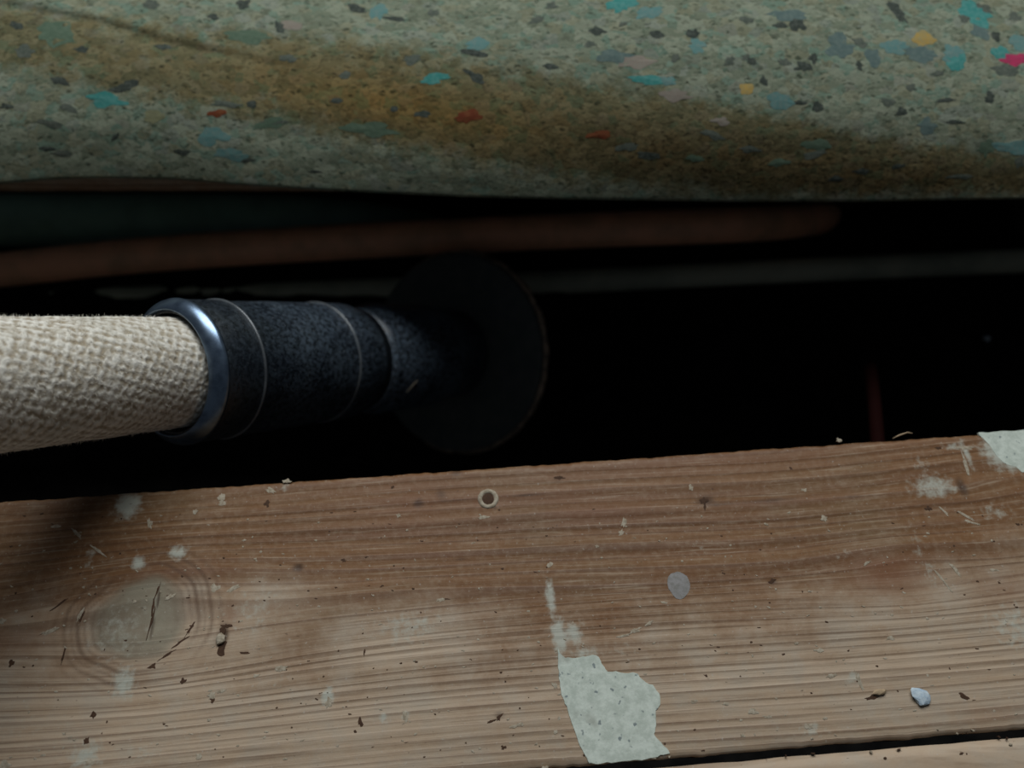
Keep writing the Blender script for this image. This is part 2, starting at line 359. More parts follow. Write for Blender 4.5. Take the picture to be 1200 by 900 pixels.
def plank(c_top, width, a_lo, a_hi, thick, parent, seed=0, paint=True, fine=True):
    """board whose far edge lies c_top (across) from the line A0-A1; rounded long edges, ragged arris"""
    if fine:
        xs = np.concatenate([np.linspace(a_lo, -.02, 60, endpoint=False), np.linspace(-.02, .53, 560, endpoint=False), np.linspace(.53, a_hi, 60)])
        ys = np.linspace(0, -width, 130)
    else:
        xs = np.linspace(a_lo, a_hi, 160); ys = np.linspace(0, -width, 30)
    nx, ny = len(xs), len(ys)
    AL, AC = np.meshgrid(xs, ys, indexing='ij')
    e = np.minimum(-AC, AC + width)
    Z = -0.0012 * np.exp(-(e / .0010))
    rag = np.zeros(nx)
    for i, x in enumerate(xs):
        rag[i] = 0.0005 * noise.noise(Vector((x * 60, seed, 0))) + 0.0004 * noise.noise(Vector((x * 250, seed, 3)))
    ACr = AC + (rag[:, None]) * np.exp(-(e / .004))
    ft = fields(AL, AC) if paint else fields(AL * 1.0 + .7 + seed * .3, AC * 1.0 - 0.03 * seed)
    if seed == 1: ft['pale'] = ft['pale'] * 0 + .95
    sub = -0.0014 * np.clip(ft['dark'] - .6, 0, 1) * (1 if paint else 0)
    und = 0.0003 * np.sin(ft['grain'] * 1100)
    Z = Z + sub + und * .25
    ox = A0.x + AL * dirx.x + (ACr + c_top) * perp.x
    oy = A0.y + AL * dirx.y + (ACr + c_top) * perp.y
    verts = np.stack([ox, oy, Z], -1).reshape(-1, 3).tolist()
    idx = lambda i, j: i * ny + j
    faces = [(idx(i, j), idx(i, j + 1), idx(i + 1, j + 1), idx(i + 1, j)) for i in range(nx - 1) for j in range(ny - 1)]
    # sides and underside
    per = [idx(i, 0) for i in range(nx)] + [idx(nx - 1, j) for j in range(1, ny)] + [idx(i, ny - 1) for i in range(nx - 2, -1, -1)] + [idx(0, j) for j in range(ny - 2, 0, -1)]
    base = len(verts)
    for p in per:
        v = verts[p]; verts.append([v[0], v[1], -thick])
    n = len(per)
    for q in range(n):
        r_ = (q + 1) % n
        faces.append((per[q], per[r_], base + r_, base + q))
    faces.append(tuple(base + q for q in range(n)))
    m = bpy.data.meshes.new('floorboard'); m.from_pydata(verts, [], faces); m.update()
    for name, arr in ft.items():
        at = m.attributes.new(name, 'FLOAT', 'POINT')
        a = np.asarray(arr, dtype=np.float32).reshape(-1)
        full = np.concatenate([a, a[per]])
        if name == 'grain': full[base:] += thick
        if not paint and name in ('knot', 'kring', 'red', 'plaster', 'dark'): full *= 0.0
        if name in ('knot', 'kring', 'plaster', 'pale'): full[base:] *= .3
        at.data.foreach_set('value', full)
    o = link('floorboard', m, M_WOOD, parent)
    o.data.polygons.foreach_set('use_smooth', [True] * ((nx - 1) * (ny - 1)) + [False] * (n + 1)); 
    return o

board = plank(0, WID, -.30, .95, .020, floor, 0)
tag(board, 'worn pine board with paint patch and round knot along the gap')
GAPW = .0030
low = plank(-(WID + GAPW), .135, -.30, .95, .020, floor, 1, paint=False, fine=False)
# far board, under the underlay, rotated to follow the far side of the gap
far_y = .322
far_board = plank((Vector((0, far_y, 0)) - A0).dot(perp) + .125 * 1.0, .125, -.30, .95, .020, floor, 2, paint=False, fine=False)
# turn it so that its front edge lies level with the picture of the gap's far side
ang = -math.atan2(dirx.y, dirx.x)
R_ = Matrix.Translation((0, far_y, 0)) @ Matrix.Rotation(ang * 1.0, 4, 'Z') @ Matrix.Translation((0, -far_y, 0))
far_board.data.transform(R_)
tag(far_board, 'pine board beyond the gap, hidden beneath the underlay')
tag(low, 'pine board at the lower right behind the narrow joint')

# joists and ground
def box(name, x0, x1, y0, y1, z0, z1, mat, parent=None, rot=None, bev=.002):
    bm = bmesh.new(); bmesh.ops.create_cube(bm, size=1)
    for v in bm.verts:
        v.co = Vector(((x0 + x1) / 2 + v.co.x * (x1 - x0), (y0 + y1) / 2 + v.co.y * (y1 - y0), (z0 + z1) / 2 + v.co.z * (z1 - z0)))
    bmesh.ops.bevel(bm, geom=bm.edges[:], offset=bev, segments=2, affect='EDGES')
    m = bpy.data.meshes.new(name); bm.to_mesh(m); bm.free()
    return link(name, m, mat, parent, smooth=False)

# ------------------------------------------------------------------ axis of rope and fitting
K = 1.2
P0 = cw(-.1401 * K, .0045 * K, .300 * K); P1 = cw(-.0388 * K, .0200 * K, .480 * K)
AX = (P1 - P0).normalized(); LEN = (P1 - P0).length
SIDE = AX.cross(Vector((0, 0, 1))).normalized(); UPV = SIDE.cross(AX).normalized()
if UPV.z < 0: UPV = -UPV; SIDE = -SIDE
RD = .0655 * K; TD = .009 * K
zlow = (P1 + AX * TD - UPV * RD).z
GZ = min(zlow, (P1 - UPV * RD).z)

# ground of the void: lumpy
nx, ny = 110, 70
gv = []; 
for i in range(nx):
    for j in range(ny):
        x = -.75 + 1.5 * i / (nx - 1); y = -.15 + .95 * j / (ny - 1)
        gv.append((x, y, GZ - .004 + .006 * noise.noise(Vector((x * 18, y * 18, 1))) + .003 * noise.noise(Vector((x * 70, y * 70, 1)))))
gf = [(i * ny + j, (i + 1) * ny + j, (i + 1) * ny + j + 1, i * ny + j + 1) for i in range(nx - 1) for j in range(ny - 1)]
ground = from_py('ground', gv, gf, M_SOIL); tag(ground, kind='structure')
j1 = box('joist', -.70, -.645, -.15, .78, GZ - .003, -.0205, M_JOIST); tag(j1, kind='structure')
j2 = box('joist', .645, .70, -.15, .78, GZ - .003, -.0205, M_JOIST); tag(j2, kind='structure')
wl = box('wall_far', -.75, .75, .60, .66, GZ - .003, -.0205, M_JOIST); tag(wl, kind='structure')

# ------------------------------------------------------------------ rope
def sweep(path, prof, name, mat, parent, attr=None, closed_ends=True):
    """path: list of (point, ref up); prof(i, k) -> radius ; """
    pass

KN = 260
path = []
s_end = .055
for i in range(0, 60):
    s = s_end - i * (.165 / 59)
    path.append(P0 + AX * s)
# beyond the frame the rope bends over to the left and comes down on the boards
a = path[-1]; ta = -AX
b = Vector((-.62, .05, .026)); tb = Vector((-1, -.1, 0)).normalized()
c1 = a + ta * .17; c2 = b - tb * .20
for i in range(1, 60):
    t = i / 59
    path.append(a * (1 - t) ** 3 + c1 * 3 * t * (1 - t) ** 2 + c2 * 3 * t * t * (1 - t) + b * t ** 3)
# resample, fine where in view
def resample(pts, steps):
    d = [0]
    for i in range(1, len(pts)): d.append(d[-1] + (pts[i] - pts[i - 1]).length)
    out = []; L = []
    for s in steps(d[-1]):
        k = 0
        k = int(np.searchsorted(d, s)) ; k = min(max(k, 1), len(pts) - 1)
        t = (s - d[k - 1]) / (d[k] - d[k - 1]); out.append(pts[k - 1].lerp(pts[k], t)); L.append(s)
    return out, L
def steps(total):
    a = list(np.arange(.045, .175, .00045)); return [0, .02, .035] + a + list(np.arange(.176, total, .002)) + [total]
pts, LL = resample(path, steps)
RR = .0226 * K
verts = []; hs = []; up = UPV.copy()
frames = []
for i, p in enumerate(pts):
    tg = (pts[min(i + 1, len(pts) - 1)] - pts[max(i - 1, 0)]).normalized()
    up = (up - tg * up.dot(tg)).normalized(); sd = tg.cross(up)
    frames.append((p, tg, up.copy(), sd))
    for k in range(KN):
        th = 2 * math.pi * k / KN
        s = LL[i]
        # braided yarns: two families of diagonal tufts
        arc = th * RR
        q1 = math.sin((s * 1.0 + arc * .55) * 2 * math.pi / .0044) ; q2 = math.sin((arc - s * .35) * 2 * math.pi / (2 * math.pi * RR / 38.0001))
        cx, cy = math.cos(th), math.sin(th)
        nz = noise.noise(Vector((s * 620, cx * RR * 620, cy * RR * 620))) 
        n2 = noise.noise(Vector((s * 230 + arc * 0, cx * RR * 230, cy * RR * 230)))
        n3 = noise.noise(Vector((s * 45, cx * 1.3, cy * 1.3)))
        n4 = noise.noise(Vector((s * 900 + cy * RR * 500, cx * RR * 700, cy * RR * 700)))
        h = .5 + .12 * q1 + .12 * q2 + .34 * nz + .26 * n2 + .25 * n4
        rr = RR + .00058 * (h - .5) + .0006 * n3
        verts.append(p + (up * cx + sd * cy) * rr); hs.append(h)
n = len(pts)
faces = [(i * KN + k, i * KN + (k + 1) % KN, (i + 1) * KN + (k + 1) % KN, (i + 1) * KN + k) for i in range(n - 1) for k in range(KN)]
faces.append(tuple(range(KN - 1, -1, -1))); faces.append(tuple((n - 1) * KN + k for k in range(KN)))
rope = empty('rope', tuple(b))
m = bpy.data.meshes.new('woven_cover'); m.from_pydata([tuple(v) for v in verts], [], faces); m.update()
at = m.attributes.new('height', 'FLOAT', 'POINT'); at.data.foreach_set('value', np.array(hs, dtype=np.float32))
rc = link('woven_cover', m, M_ROPE); put(rc, rope)
tag(rope, 'thick cream woven rope entering the black metal fitting from the left', 'rope')
# loose fibres
fv, ff = [], []
rnd = random.Random(3)
inview = [f for f, s in zip(frames, LL) if .06 < s < .20]
for q in range(9000):
    p, tg, u_, s_ = rnd.choice(inview); th = rnd.uniform(0, 2 * math.pi)
    nrm = u_ * math.cos(th) + s_ * math.sin(th); tan = nrm.cross(tg)
    root = p + nrm * (RR - .0002) + tg * rnd.uniform(-.0005, .0005)
    d = (nrm * rnd.uniform(.2, 1) + tan * rnd.uniform(-1, 1) + tg * rnd.uniform(-1, 1)).normalized()
    L = rnd.uniform(.0008, .0024); wd = d.cross(nrm).normalized() * .00006
    mid = root + d * L * .5 + nrm * .0002; tip = root + d * L
    bidx = len(fv); fv += [root - wd, root + wd, mid + wd * .8, mid - wd * .8, tip]
    ff += [(bidx, bidx + 1, bidx + 2, bidx + 3), (bidx + 3, bidx + 2, bidx + 4)]
fm = bpy.data.meshes.new('loose_fibres'); fm.from_pydata([tuple(v) for v in fv], [], ff)
at = fm.attributes.new('height', 'FLOAT', 'POINT'); at.data.foreach_set('value', np.full(len(fv), .9, dtype=np.float32))
fo = link('loose_fibres', fm, M_ROPE, smooth=False); put(fo, rope); tag(fo, kind='stuff')

# ------------------------------------------------------------------ fitting
def lathe(name, prof, mat, parent, seg=128, closed=True, dust=None, jitter=0):
    """prof: list of (s along axis, radius); closed loop revolved about the axis"""
    v = []; ds = []
    for (s, r) in prof:
        for k in range(seg):
            th = 2 * math.pi * k / seg
            d = UPV * math.cos(th) + SIDE * math.sin(th)
            rr = r + (jitter * noise.noise(Vector((math.cos(th) * 5, math.sin(th) * 5, s * 300))) if jitter else 0)
            v.append(P0 + AX * s + d * rr); ds.append(dust(s, r) if dust else 0)
    np_ = len(prof); f = []
    for i in range(np_ if closed else np_ - 1):
        i2 = (i + 1) % np_
        for k in range(seg):
            k2 = (k + 1) % seg
            f.append((i * seg + k, i * seg + k2, i2 * seg + k2, i2 * seg + k))
    o = from_py(name, v, f, mat)
    at = o.data.attributes.new('dust', 'FLOAT', 'POINT'); at.data.foreach_set('value', np.array(ds, dtype=np.float32))
    put(o, parent); return o

base_pt = P1 - UPV * RD
fit = empty('pipe_fitting', (P1.x, P1.y, GZ))
tag(fit, 'dusty black cylindrical metal fitting on a round plate down in the gap', 'fitting')
R1 = .0300 * K; RI = .0242 * K
def arcp(s0, r0, s1, r1, n=6, bulge=0):
    return [(s0 + (s1 - s0) * i / n, r0 + (r1 - r0) * i / n) for i in range(n + 1)]
def prof(l): return [(q * K, r) for q, r in l]
M_RIDGE = plain('worn_ridge', (0.10, 0.11, 0.115), 0.33, 0.8, metal=0.0, c2=(0.05, 0.055, 0.06), scale=120, bump=0.15)
M_BARE = plain('bare_steel', (0.20, 0.27, 0.36), 0.30, 0.5, metal=0.9, c2=(0.10, 0.14, 0.20), scale=120, bump=0.15)
cham = prof([(.070, RI), (.0016, RI), (0.0012, RI + .0004), (.0014, RI + .0016), (.0050, R1 - .0002), (.0064, R1),
        (.0240, R1), (.0252, R1 - .0005), (.050, R1 + .0001), (.0828, R1), (.0845, R1 - .0004), (.0860, R1 + .0002), (.1000, R1 + .0002), (.1010, R1 - .0012), (.1045, R1 - .0014), (.1055, R1 - .0020), (.110, R1 - .0022), (.110, RI)])
lathe('sleeve', cham, M_FIT, fit, 160, True, lambda s, r: .25 + .6 * float(sstep(.02, .06, s)) if r > R1 - .0015 else 0.0)
o = lathe('bevelled_rim', prof([(.0015, RI + .0014), (-.0002, RI + .0016), (-.0004, RI + .0024), (.0042, R1 + .0001), (.0054, R1 + .0005), (.0062, R1 + .0002), (.0060, R1 - .0006)]), M_BARE, fit, 160, True)
tag(o, 'shiny bare metal rim around the rope')
for gs in (.0238, .0828):
    o = lathe('ridge', prof([(gs - .0003, R1 - .0006), (gs, R1 + .0005), (gs + .0005, R1 + .00085), (gs + .0010, R1 + .0005), (gs + .0013, R1 - .0006)]), M_RIDGE, fit, 160, True)
neck = prof([(.1095, RI - .002), (.1095, R1 - .0028), (.118, R1 - .0022), (.122, R1 - .0005), (.126, R1 + .0008), (.150, R1 + .0010), (.168, R1 + .0012), (.176, R1 + .0005), (.182, R1 - .002)]) + [(LEN - .0005, R1 - .003), (LEN - .0005, RI - .002)]
lathe('collar', neck, M_FIT, fit, 128, True, lambda s, r: 1.9)
plate = [(LEN, .0), (LEN, .020), (LEN, RD - .004), (LEN + .0006, RD - .0024), (LEN + .0010, RD - .0016), (LEN + .0030, RD - .0013), (LEN + TD * .7, RD - .0013), (LEN + TD * .7, .02), (LEN + TD * .7, .0)]
lathe('round_plate', plate, M_PLATE, fit, 128, False, jitter=.0002)
rim = [(LEN + TD * .45, RD - .010), (LEN + TD * .45, RD - .0005), (LEN + TD * .55, RD + .0010), (LEN + TD * .95, RD + .0010), (LEN + TD, RD), (LEN + TD, RD - .010)]
er = lathe('plate_rim', rim, M_EDGE, fit, 160, True, jitter=.0020); tag(er, 'worn brownish rim of the plate')
# flaking bits hanging on the fitting (pale scrap by the collar)
def scrap(name, pts3, wid, nrm, mat, thick=.0004):
    v = []; f = []
    for i, p in enumerate(pts3):
        t = (pts3[min(i + 1, len(pts3) - 1)] - pts3[max(i - 1, 0)]).normalized(); sd = t.cross(nrm).normalized()
        w_ = wid * (.35 + .65 * math.sin(math.pi * (i + .5) / len(pts3))) * rnd.uniform(.75, 1.2)
        v += [p - sd * w_, p + sd * w_, p + sd * w_ * .7 + nrm * thick, p - sd * w_ * .7 + nrm * thick]
    for i in range(len(pts3) - 1):
        for k in range(4):
            k2 = (k + 1) % 4; f.append((i * 4 + k, i * 4 + k2, i * 4 + 4 + k2, i * 4 + 4 + k))
    f.append((3, 2, 1, 0)); e = 4 * (len(pts3) - 1); f.append((e, e + 1, e + 2, e + 3))
    return from_py(name, v, f, mat)

deps = bpy.context.evaluated_depsgraph_get()
def bvh_of(objs):
    vv, ff_ = [], []
    for o in objs:
        bpy.context.view_layer.update()
        mw = o.matrix_world; b0 = len(vv)
        vv += [mw @ v.co for v in o.data.vertices]; ff_ += [tuple(b0 + i for i in p.vertices) for p in o.data.polygons]
    return BVHTree.FromPolygons(vv, ff_)
bpy.context.view_layer.update()
fit_bvh = bvh_of(list(fit.children))
def hit(bvh, u, v):
    return bvh.ray_cast(Vector((0, 0, CAM_H)), ray(u, v))
sp = [hit(fit_bvh, u, v)[0] for u, v in ((476, 460), (480, 456), (485, 450), (489, 446))]
nn = hit(fit_bvh, 482, 453)[1]
o = scrap('paint_flake', sp, .0010, nn, M_SPECK); put(o, fit); tag(o, 'pale flake stuck to the black collar')

# ------------------------------------------------------------------ pipes under the far board
def pipe(name, pts, r, mat, label, cat, seg=28, rings=()):
    cu = bpy.data.curves.new(name, 'CURVE'); cu.dimensions = '3D'
    spn = cu.splines.new('NURBS'); spn.points.add(len(pts) - 1)
    for q, p in zip(spn.points, pts): q.co = (*p, 1)
    spn.use_endpoint_u = True; spn.order_u = 4; spn.resolution_u = 12
    cu.bevel_depth = r; cu.bevel_resolution = 8; cu.use_fill_caps = True
    tmp = bpy.data.objects.new(name, cu); C.objects.link(tmp)
    bpy.context.view_layer.update()
    me = bpy.data.meshes.new_from_object(tmp.evaluated_get(bpy.context.evaluated_depsgraph_get()))
    bpy.data.objects.remove(tmp)
    me.materials.clear()
    o = link(name, me, mat)
    return o
def D(u, v, y):                                   # point seen at (u,v) on the vertical plane y
    d = ray(u, v); return Vector((0, 0, CAM_H)) + d * (y / d.y)
cp = pipe('copper_pipe', [D(-330, 352, .385), D(-150, 330, .39), D(0, 318, .392), D(140, 299, .395), D(420, 282, .398), D(700, 268, .400), D(850, 264, .403), D(920, 261, .43), D(980, 256, .50), D(1010, 250, .59)], .0150, M_COPPER, '', 'pipe')
tag(cp, 'tarnished brown copper pipe running just below the underlay', 'pipe')
gn = pipe('green_pipe', [D(-400, 262, .455), D(0, 258, .455), D(260, 254, .46), D(480, 262, .465), D(560, 300, .475)], .024, M_GREENP, '', 'pipe')
tag(gn, 'dark green pipe in the shadow above the copper pipe at far left', 'pipe')
gp = pipe('grey_pipe', [D(-300, 356, .392), D(200, 352, .396), D(700, 329, .405), D(1000, 313, .41), D(1350, 300, .42)], .0110, M_GREYP, '', 'pipe')
tag(gp, 'dull grey pipe lying lower, partly behind the round black plate', 'pipe')
rp = pipe('copper_pipe', [D(1020, 430, .245), W(1026, 480, -.07), W(1030, 540, -.085), W(1036, 640, -.09)], .0042, M_REDP, '', 'pipe')
tag(rp, 'thin reddish pipe barely visible in the dark void at the right', 'pipe')

# ------------------------------------------------------------------ underlay
OUT = [(-300, 236), (-100, 222), (0, 213), (60, 208), (120, 206.5), (200, 208), (300, 216), (420, 223), (550, 229), (700, 232), (850, 234.5), (1000, 234.5), (1200, 231), (1500, 225)]
ou = np.array([q[0] for q in OUT], float); ov = np.array([q[1] for q in OUT], float)
# lip line in world at height z_lip
zl = .007
lip = [W(u, float(np.interp(u, ou, ov)), zl) for u in np.linspace(-300, 1500, 120)]
lx = np.array([p.x for p in lip]); ly = np.array([p.y for p in lip])
NXU, NSU = 320, 210
xs = np.linspace(-.52, .52, NXU)
UL_T = .009
def prof_pts(x):
    """section of the sheet: from the lower back of the curled lip, round the lip, over the hump, down to the floor beyond"""
    y0 = float(np.interp(x, lx, ly))
    hump = .050 + .006 * math.sin(x * 6 + 1.0) + .004 * math.sin(x * 15)
    wd = .150 + .012 * math.sin(x * 5)
    return y0, hump, wd
uv_rows = []; verts = []; uvs = []
svals = np.linspace(0, 1, NSU)
for i, x in enumerate(xs):
    y0, hump, wd = prof_pts(x)
    run = 0; prev = None
    for j, s in enumerate(svals):
        # s: 0..0.12 underside curl, 0.12..1 top
        if s < .12:
            a_ = (s / .12)                       # from back-under to lip front
            th = math.pi * (1 - a_ * .5) + 0      # 180 -> 90 .. map to curl
            yy = y0 + .012 * (1 - math.sin(a_ * math.pi / 2)); zz = zl + .0052 * (-math.cos(a_ * math.pi / 2)) * 1.0
            yy = y0 + .010 * (1 - math.sin(a_ * math.pi / 2)); zz = zl - .006 * math.cos(a_ * math.pi / 2)
        else:
            t = (s - .12) / .88
            d = t ** 1.35 * .42                   # distance beyond the lip
            yy = y0 + d
            rise = hump * (1 - math.exp(-d / .040)) 
            fall = float(sstep(.13, .34, d))
            zz = zl + (rise * (1 - fall) + (.0095 + .002 - zl + .004) * fall if fall > 0 else rise)
        p = Vector((x, yy, zz))
        if prev is not None: run += (p - prev).length
        prev = p.copy()
        # lumps and the long fold at upper left
        lump = .0016 * noise.noise(Vector((x * 9, run * 14, 2))) + .0007 * noise.noise(Vector((x * 40, run * 60, 5))) + .00025 * noise.noise(Vector((x * 160, run * 260, 9)))
        u_, v_ = to_px(p)
        # crease running from the upper left corner down to the right
        cv = float(np.interp(u_, [-200, 0, 110, 200, 300, 400], [-25, 6, 24, 50, 72, 90]))
        am = float(1 - sstep(150, 430, np.float64(u_)))
        dv = v_ - cv
        crease = am * (-.0009 * math.exp(-(dv / 4.5) ** 2) + .0010 * math.exp(-((dv + 9) / 5) ** 2))
        amp = float(sstep(0, .03, np.float64(run)))
        p.z += (lump * amp + crease * amp); p.y -= crease * .6 * amp
        verts.append(p); uvs.append((x * 10, run * 10))
stain = []; warm = []; deep = []
LU = [-200, 0, 100, 250, 400, 550, 700, 850, 1000, 1200, 1500]
LC = [10, 40, 60, 82, 104, 132, 156, 176, 192, 206, 214]
LW = [36, 44, 48, 54, 66, 68, 62, 56, 40, 26, 20]
LS = [.8, .85, .85, .85, .95, 1., 1.1, 1.15, 1.05, .85, .6]
for p in verts:
    u_, v_ = to_px(p)
    c_ = np.interp(u_, LU, LC); w_ = np.interp(u_, LU, LW)
    e = abs(v_ - c_) / w_
    if v_ > c_ : e *= 1.0
    s_ = float(np.exp(-(e ** 3))) * float(np.interp(u_, LU, LS))
    # lip stays clean along most of its length, soiled at right
    stain.append(s_)
    warm.append(float(np.exp(-((u_ - 480) / 190) ** 2 - ((v_ - c_ - 8) / 34) ** 2)))
    deep.append(float(sstep(560, 760, np.float64(u_)) * np.exp(-((v_ - (c_ + 16)) / 34) ** 2)) * (1 - .5 * float(sstep(1050, 1200, np.float64(u_)))))
nv = len(verts)
# thickness: offset copy below
bm_faces = [(i * NSU + j, (i + 1) * NSU + j, (i + 1) * NSU + j + 1, i * NSU + j + 1) for i in range(NXU - 1) for j in range(NSU - 1)]
m = bpy.data.meshes.new('foam_sheet'); m.from_pydata([tuple(v) for v in verts], [], bm_faces); m.update()
uvl = m.uv_layers.new(name='UVMap')
loops = np.empty(len(m.loops), dtype=np.int32); m.loops.foreach_get('vertex_index', loops)
uvl.data.foreach_set('uv', np.array(uvs, dtype=np.float32)[loops].reshape(-1))
for nme, arr in (('stain', stain), ('warm', warm), ('deep', deep)):
    at = m.attributes.new(nme, 'FLOAT', 'POINT'); at.data.foreach_set('value', np.array(arr, dtype=np.float32))
ul = empty('carpet_underlay', (0, .5, 0))
sheet = link('foam_sheet', m, M_FOAM)
so = sheet.modifiers.new('thickness', 'SOLIDIFY'); so.thickness = .005; so.offset = -1
put(sheet, ul)
tag(ul, 'humped sheet of speckled grey green foam underlay with a brown stain', 'underlay')
bpy.context.view_layer.update()
ul_bvh = bvh_of([sheet])

def chip_on(bvh, u, v, lu, lv, rot, mat, name, parent, off=.00012, nseg=22, dome=.00010, surface=None, rough=.42):
    h = hit(bvh, u, v) if surface is None else (W(u, v, 0), Vector((0, 0, 1)))
    loc, nrm = h[0], h[1]
    if loc is None: return None
    if nrm.dot(ray(u, v)) > 0: nrm = -nrm
    ex = Vector((1, 0, 0)); ex = (ex - nrm * ex.dot(nrm)).normalized(); ey = nrm.cross(ex).normalized()
    dist = (loc - Vector((0, 0, CAM_H))).length; k = dist / F * 1.0
    cosv = max(.35, abs(nrm.dot(ray(u, v))))
    a_ = lu * k; b_ = lv * k / cosv
    cr, sr = math.cos(rot), math.sin(rot)
    sd = rnd.random() * 100
    vv = []
    def place(q, o_):
        f = bvh.find_nearest(q) if surface is None else (Vector((q.x, q.y, 0)), nrm)
        n_ = f[1] if f[1].dot(nrm) > 0 else -f[1]
        return f[0] + n_ * o_
    vv.append(place(loc, off + dome))
    for k_ in range(nseg):
        th = 2 * math.pi * k_ / nseg
        r_ = 1 + rough * 1.5 * noise.noise(Vector((math.cos(th) * 1.6 + sd, math.sin(th) * 1.6, sd))) + rough * .7 * noise.noise(Vector((math.cos(th) * 5 + sd, math.sin(th) * 5, sd)))
        X = math.cos(th) * a_ * r_; Y = math.sin(th) * b_ * r_ * (abs(math.sin(th)) ** .35 if surface is None else 1)
        q = loc + ex * (X * cr - Y * sr) + ey * (X * sr + Y * cr)
        vv.append(place(q, off * .8))
    top = len(vv)
    for k_ in range(nseg):
        q = vv[1 + k_]; vv.append(q - nrm * (off * 3 + .0004) + (q - loc) * .05)
    ff_ = [(0, 1 + k_, 1 + (k_ + 1) % nseg) for k_ in range(nseg)] + [(1 + k_, top + k_, top + (k_ + 1) % nseg, 1 + (k_ + 1) % nseg) for k_ in range(nseg)]
    o = from_py(name, vv, ff_, mat, smooth=False)
    if parent: put(o, parent)
    return o

CH = [  # u, v, half length, half height, slant, material
    (728, 5, 17, 8, .05, M_TEAL), (762, 16, 14, 6, .2, M_TEAL2), (760, 93, 20, 5, -.05, M_TEAL), (782, 95, 9, 5, -.1, M_TEAL2), (510, 92, 14, 6, .05, M_TEAL),
    (126, 117, 18, 6, -.05, M_TEAL), (250, 160, 15, 7, 0, M_TEAL2), (272, 181, 16, 6, 0, M_TEAL2), (445, 14, 9, 6, -.3, M_TEAL2), (560, 52, 12, 6, .1, M_TEAL2),
    (65, 38, 18, 9, -.1, M_GREEN), (290, 42, 22, 6, -.1, M_GREEN), (316, 145, 14, 6, .1, M_GREEN), (1140, 15, 15, 9, .3, M_TEAL), (1150, 38, 10, 5, 0, M_BLUEG),
    (1120, 73, 8, 8, -.5, M_TEAL), (1117, 62, 11, 6, .4, M_TEAL2), (1173, 63, 9, 5, 0, M_TEAL), (1082, 46, 10, 6, .2, M_YELL), (1191, 69, 13, 4.5, .05, M_PINK),
    (1078, 63, 18, 6, 0, M_BLUEG), (914, 118, 13, 7, -.05, M_TEAL2), (1185, 172, 22, 5, 0, M_TEAL2), (1156, 173, 6, 6, 0, M_GREEN), (957, 170, 15, 5, 0, M_GREEN),
    (548, 137, 14, 6, .1, M_RED), (255, 133, 10, 3.5, 0, M_RED), (702, 158, 12, 5, 0, M_RED), (180, 137, 10, 6, .1, M_OLIVE),
    (1048, 55, 12, 6, .1, M_TEAL2), (986, 55, 14, 9, .3, M_BLUEG), (720, 66, 18, 6, 0, M_BLUEG), (925, 18, 20, 5, 0, M_BLUEG), (845, 142, 9, 5, 0, M_ROSE),
    (745, 72, 18, 6, .1, M_ROSE), (792, 112, 16, 6, 0, M_ROSE), (875, 105, 9, 5, .2, M_YELL), (815, 186, 10, 4, 0, M_GREEN), (912, 191, 10, 4, 0, M_GREEN), (1023, 66, 9, 7, .4, M_BLUEG),
    (1085, 148, 10, 6, 0, M_BLUEG), (433, 152, 26, 7, -.1, M_GREEN), (1195, 50, 10, 5, .2, M_TEAL2), (817, 54, 9, 6, 0, M_TEAL2), (340, 30, 12, 5, 0, M_ROSE),
]
for (u, v, a_, b_, r_, mt) in CH:
    chip_on(ul_bvh, u, v, a_, b_, r_, mt, 'foam_chip', ul)
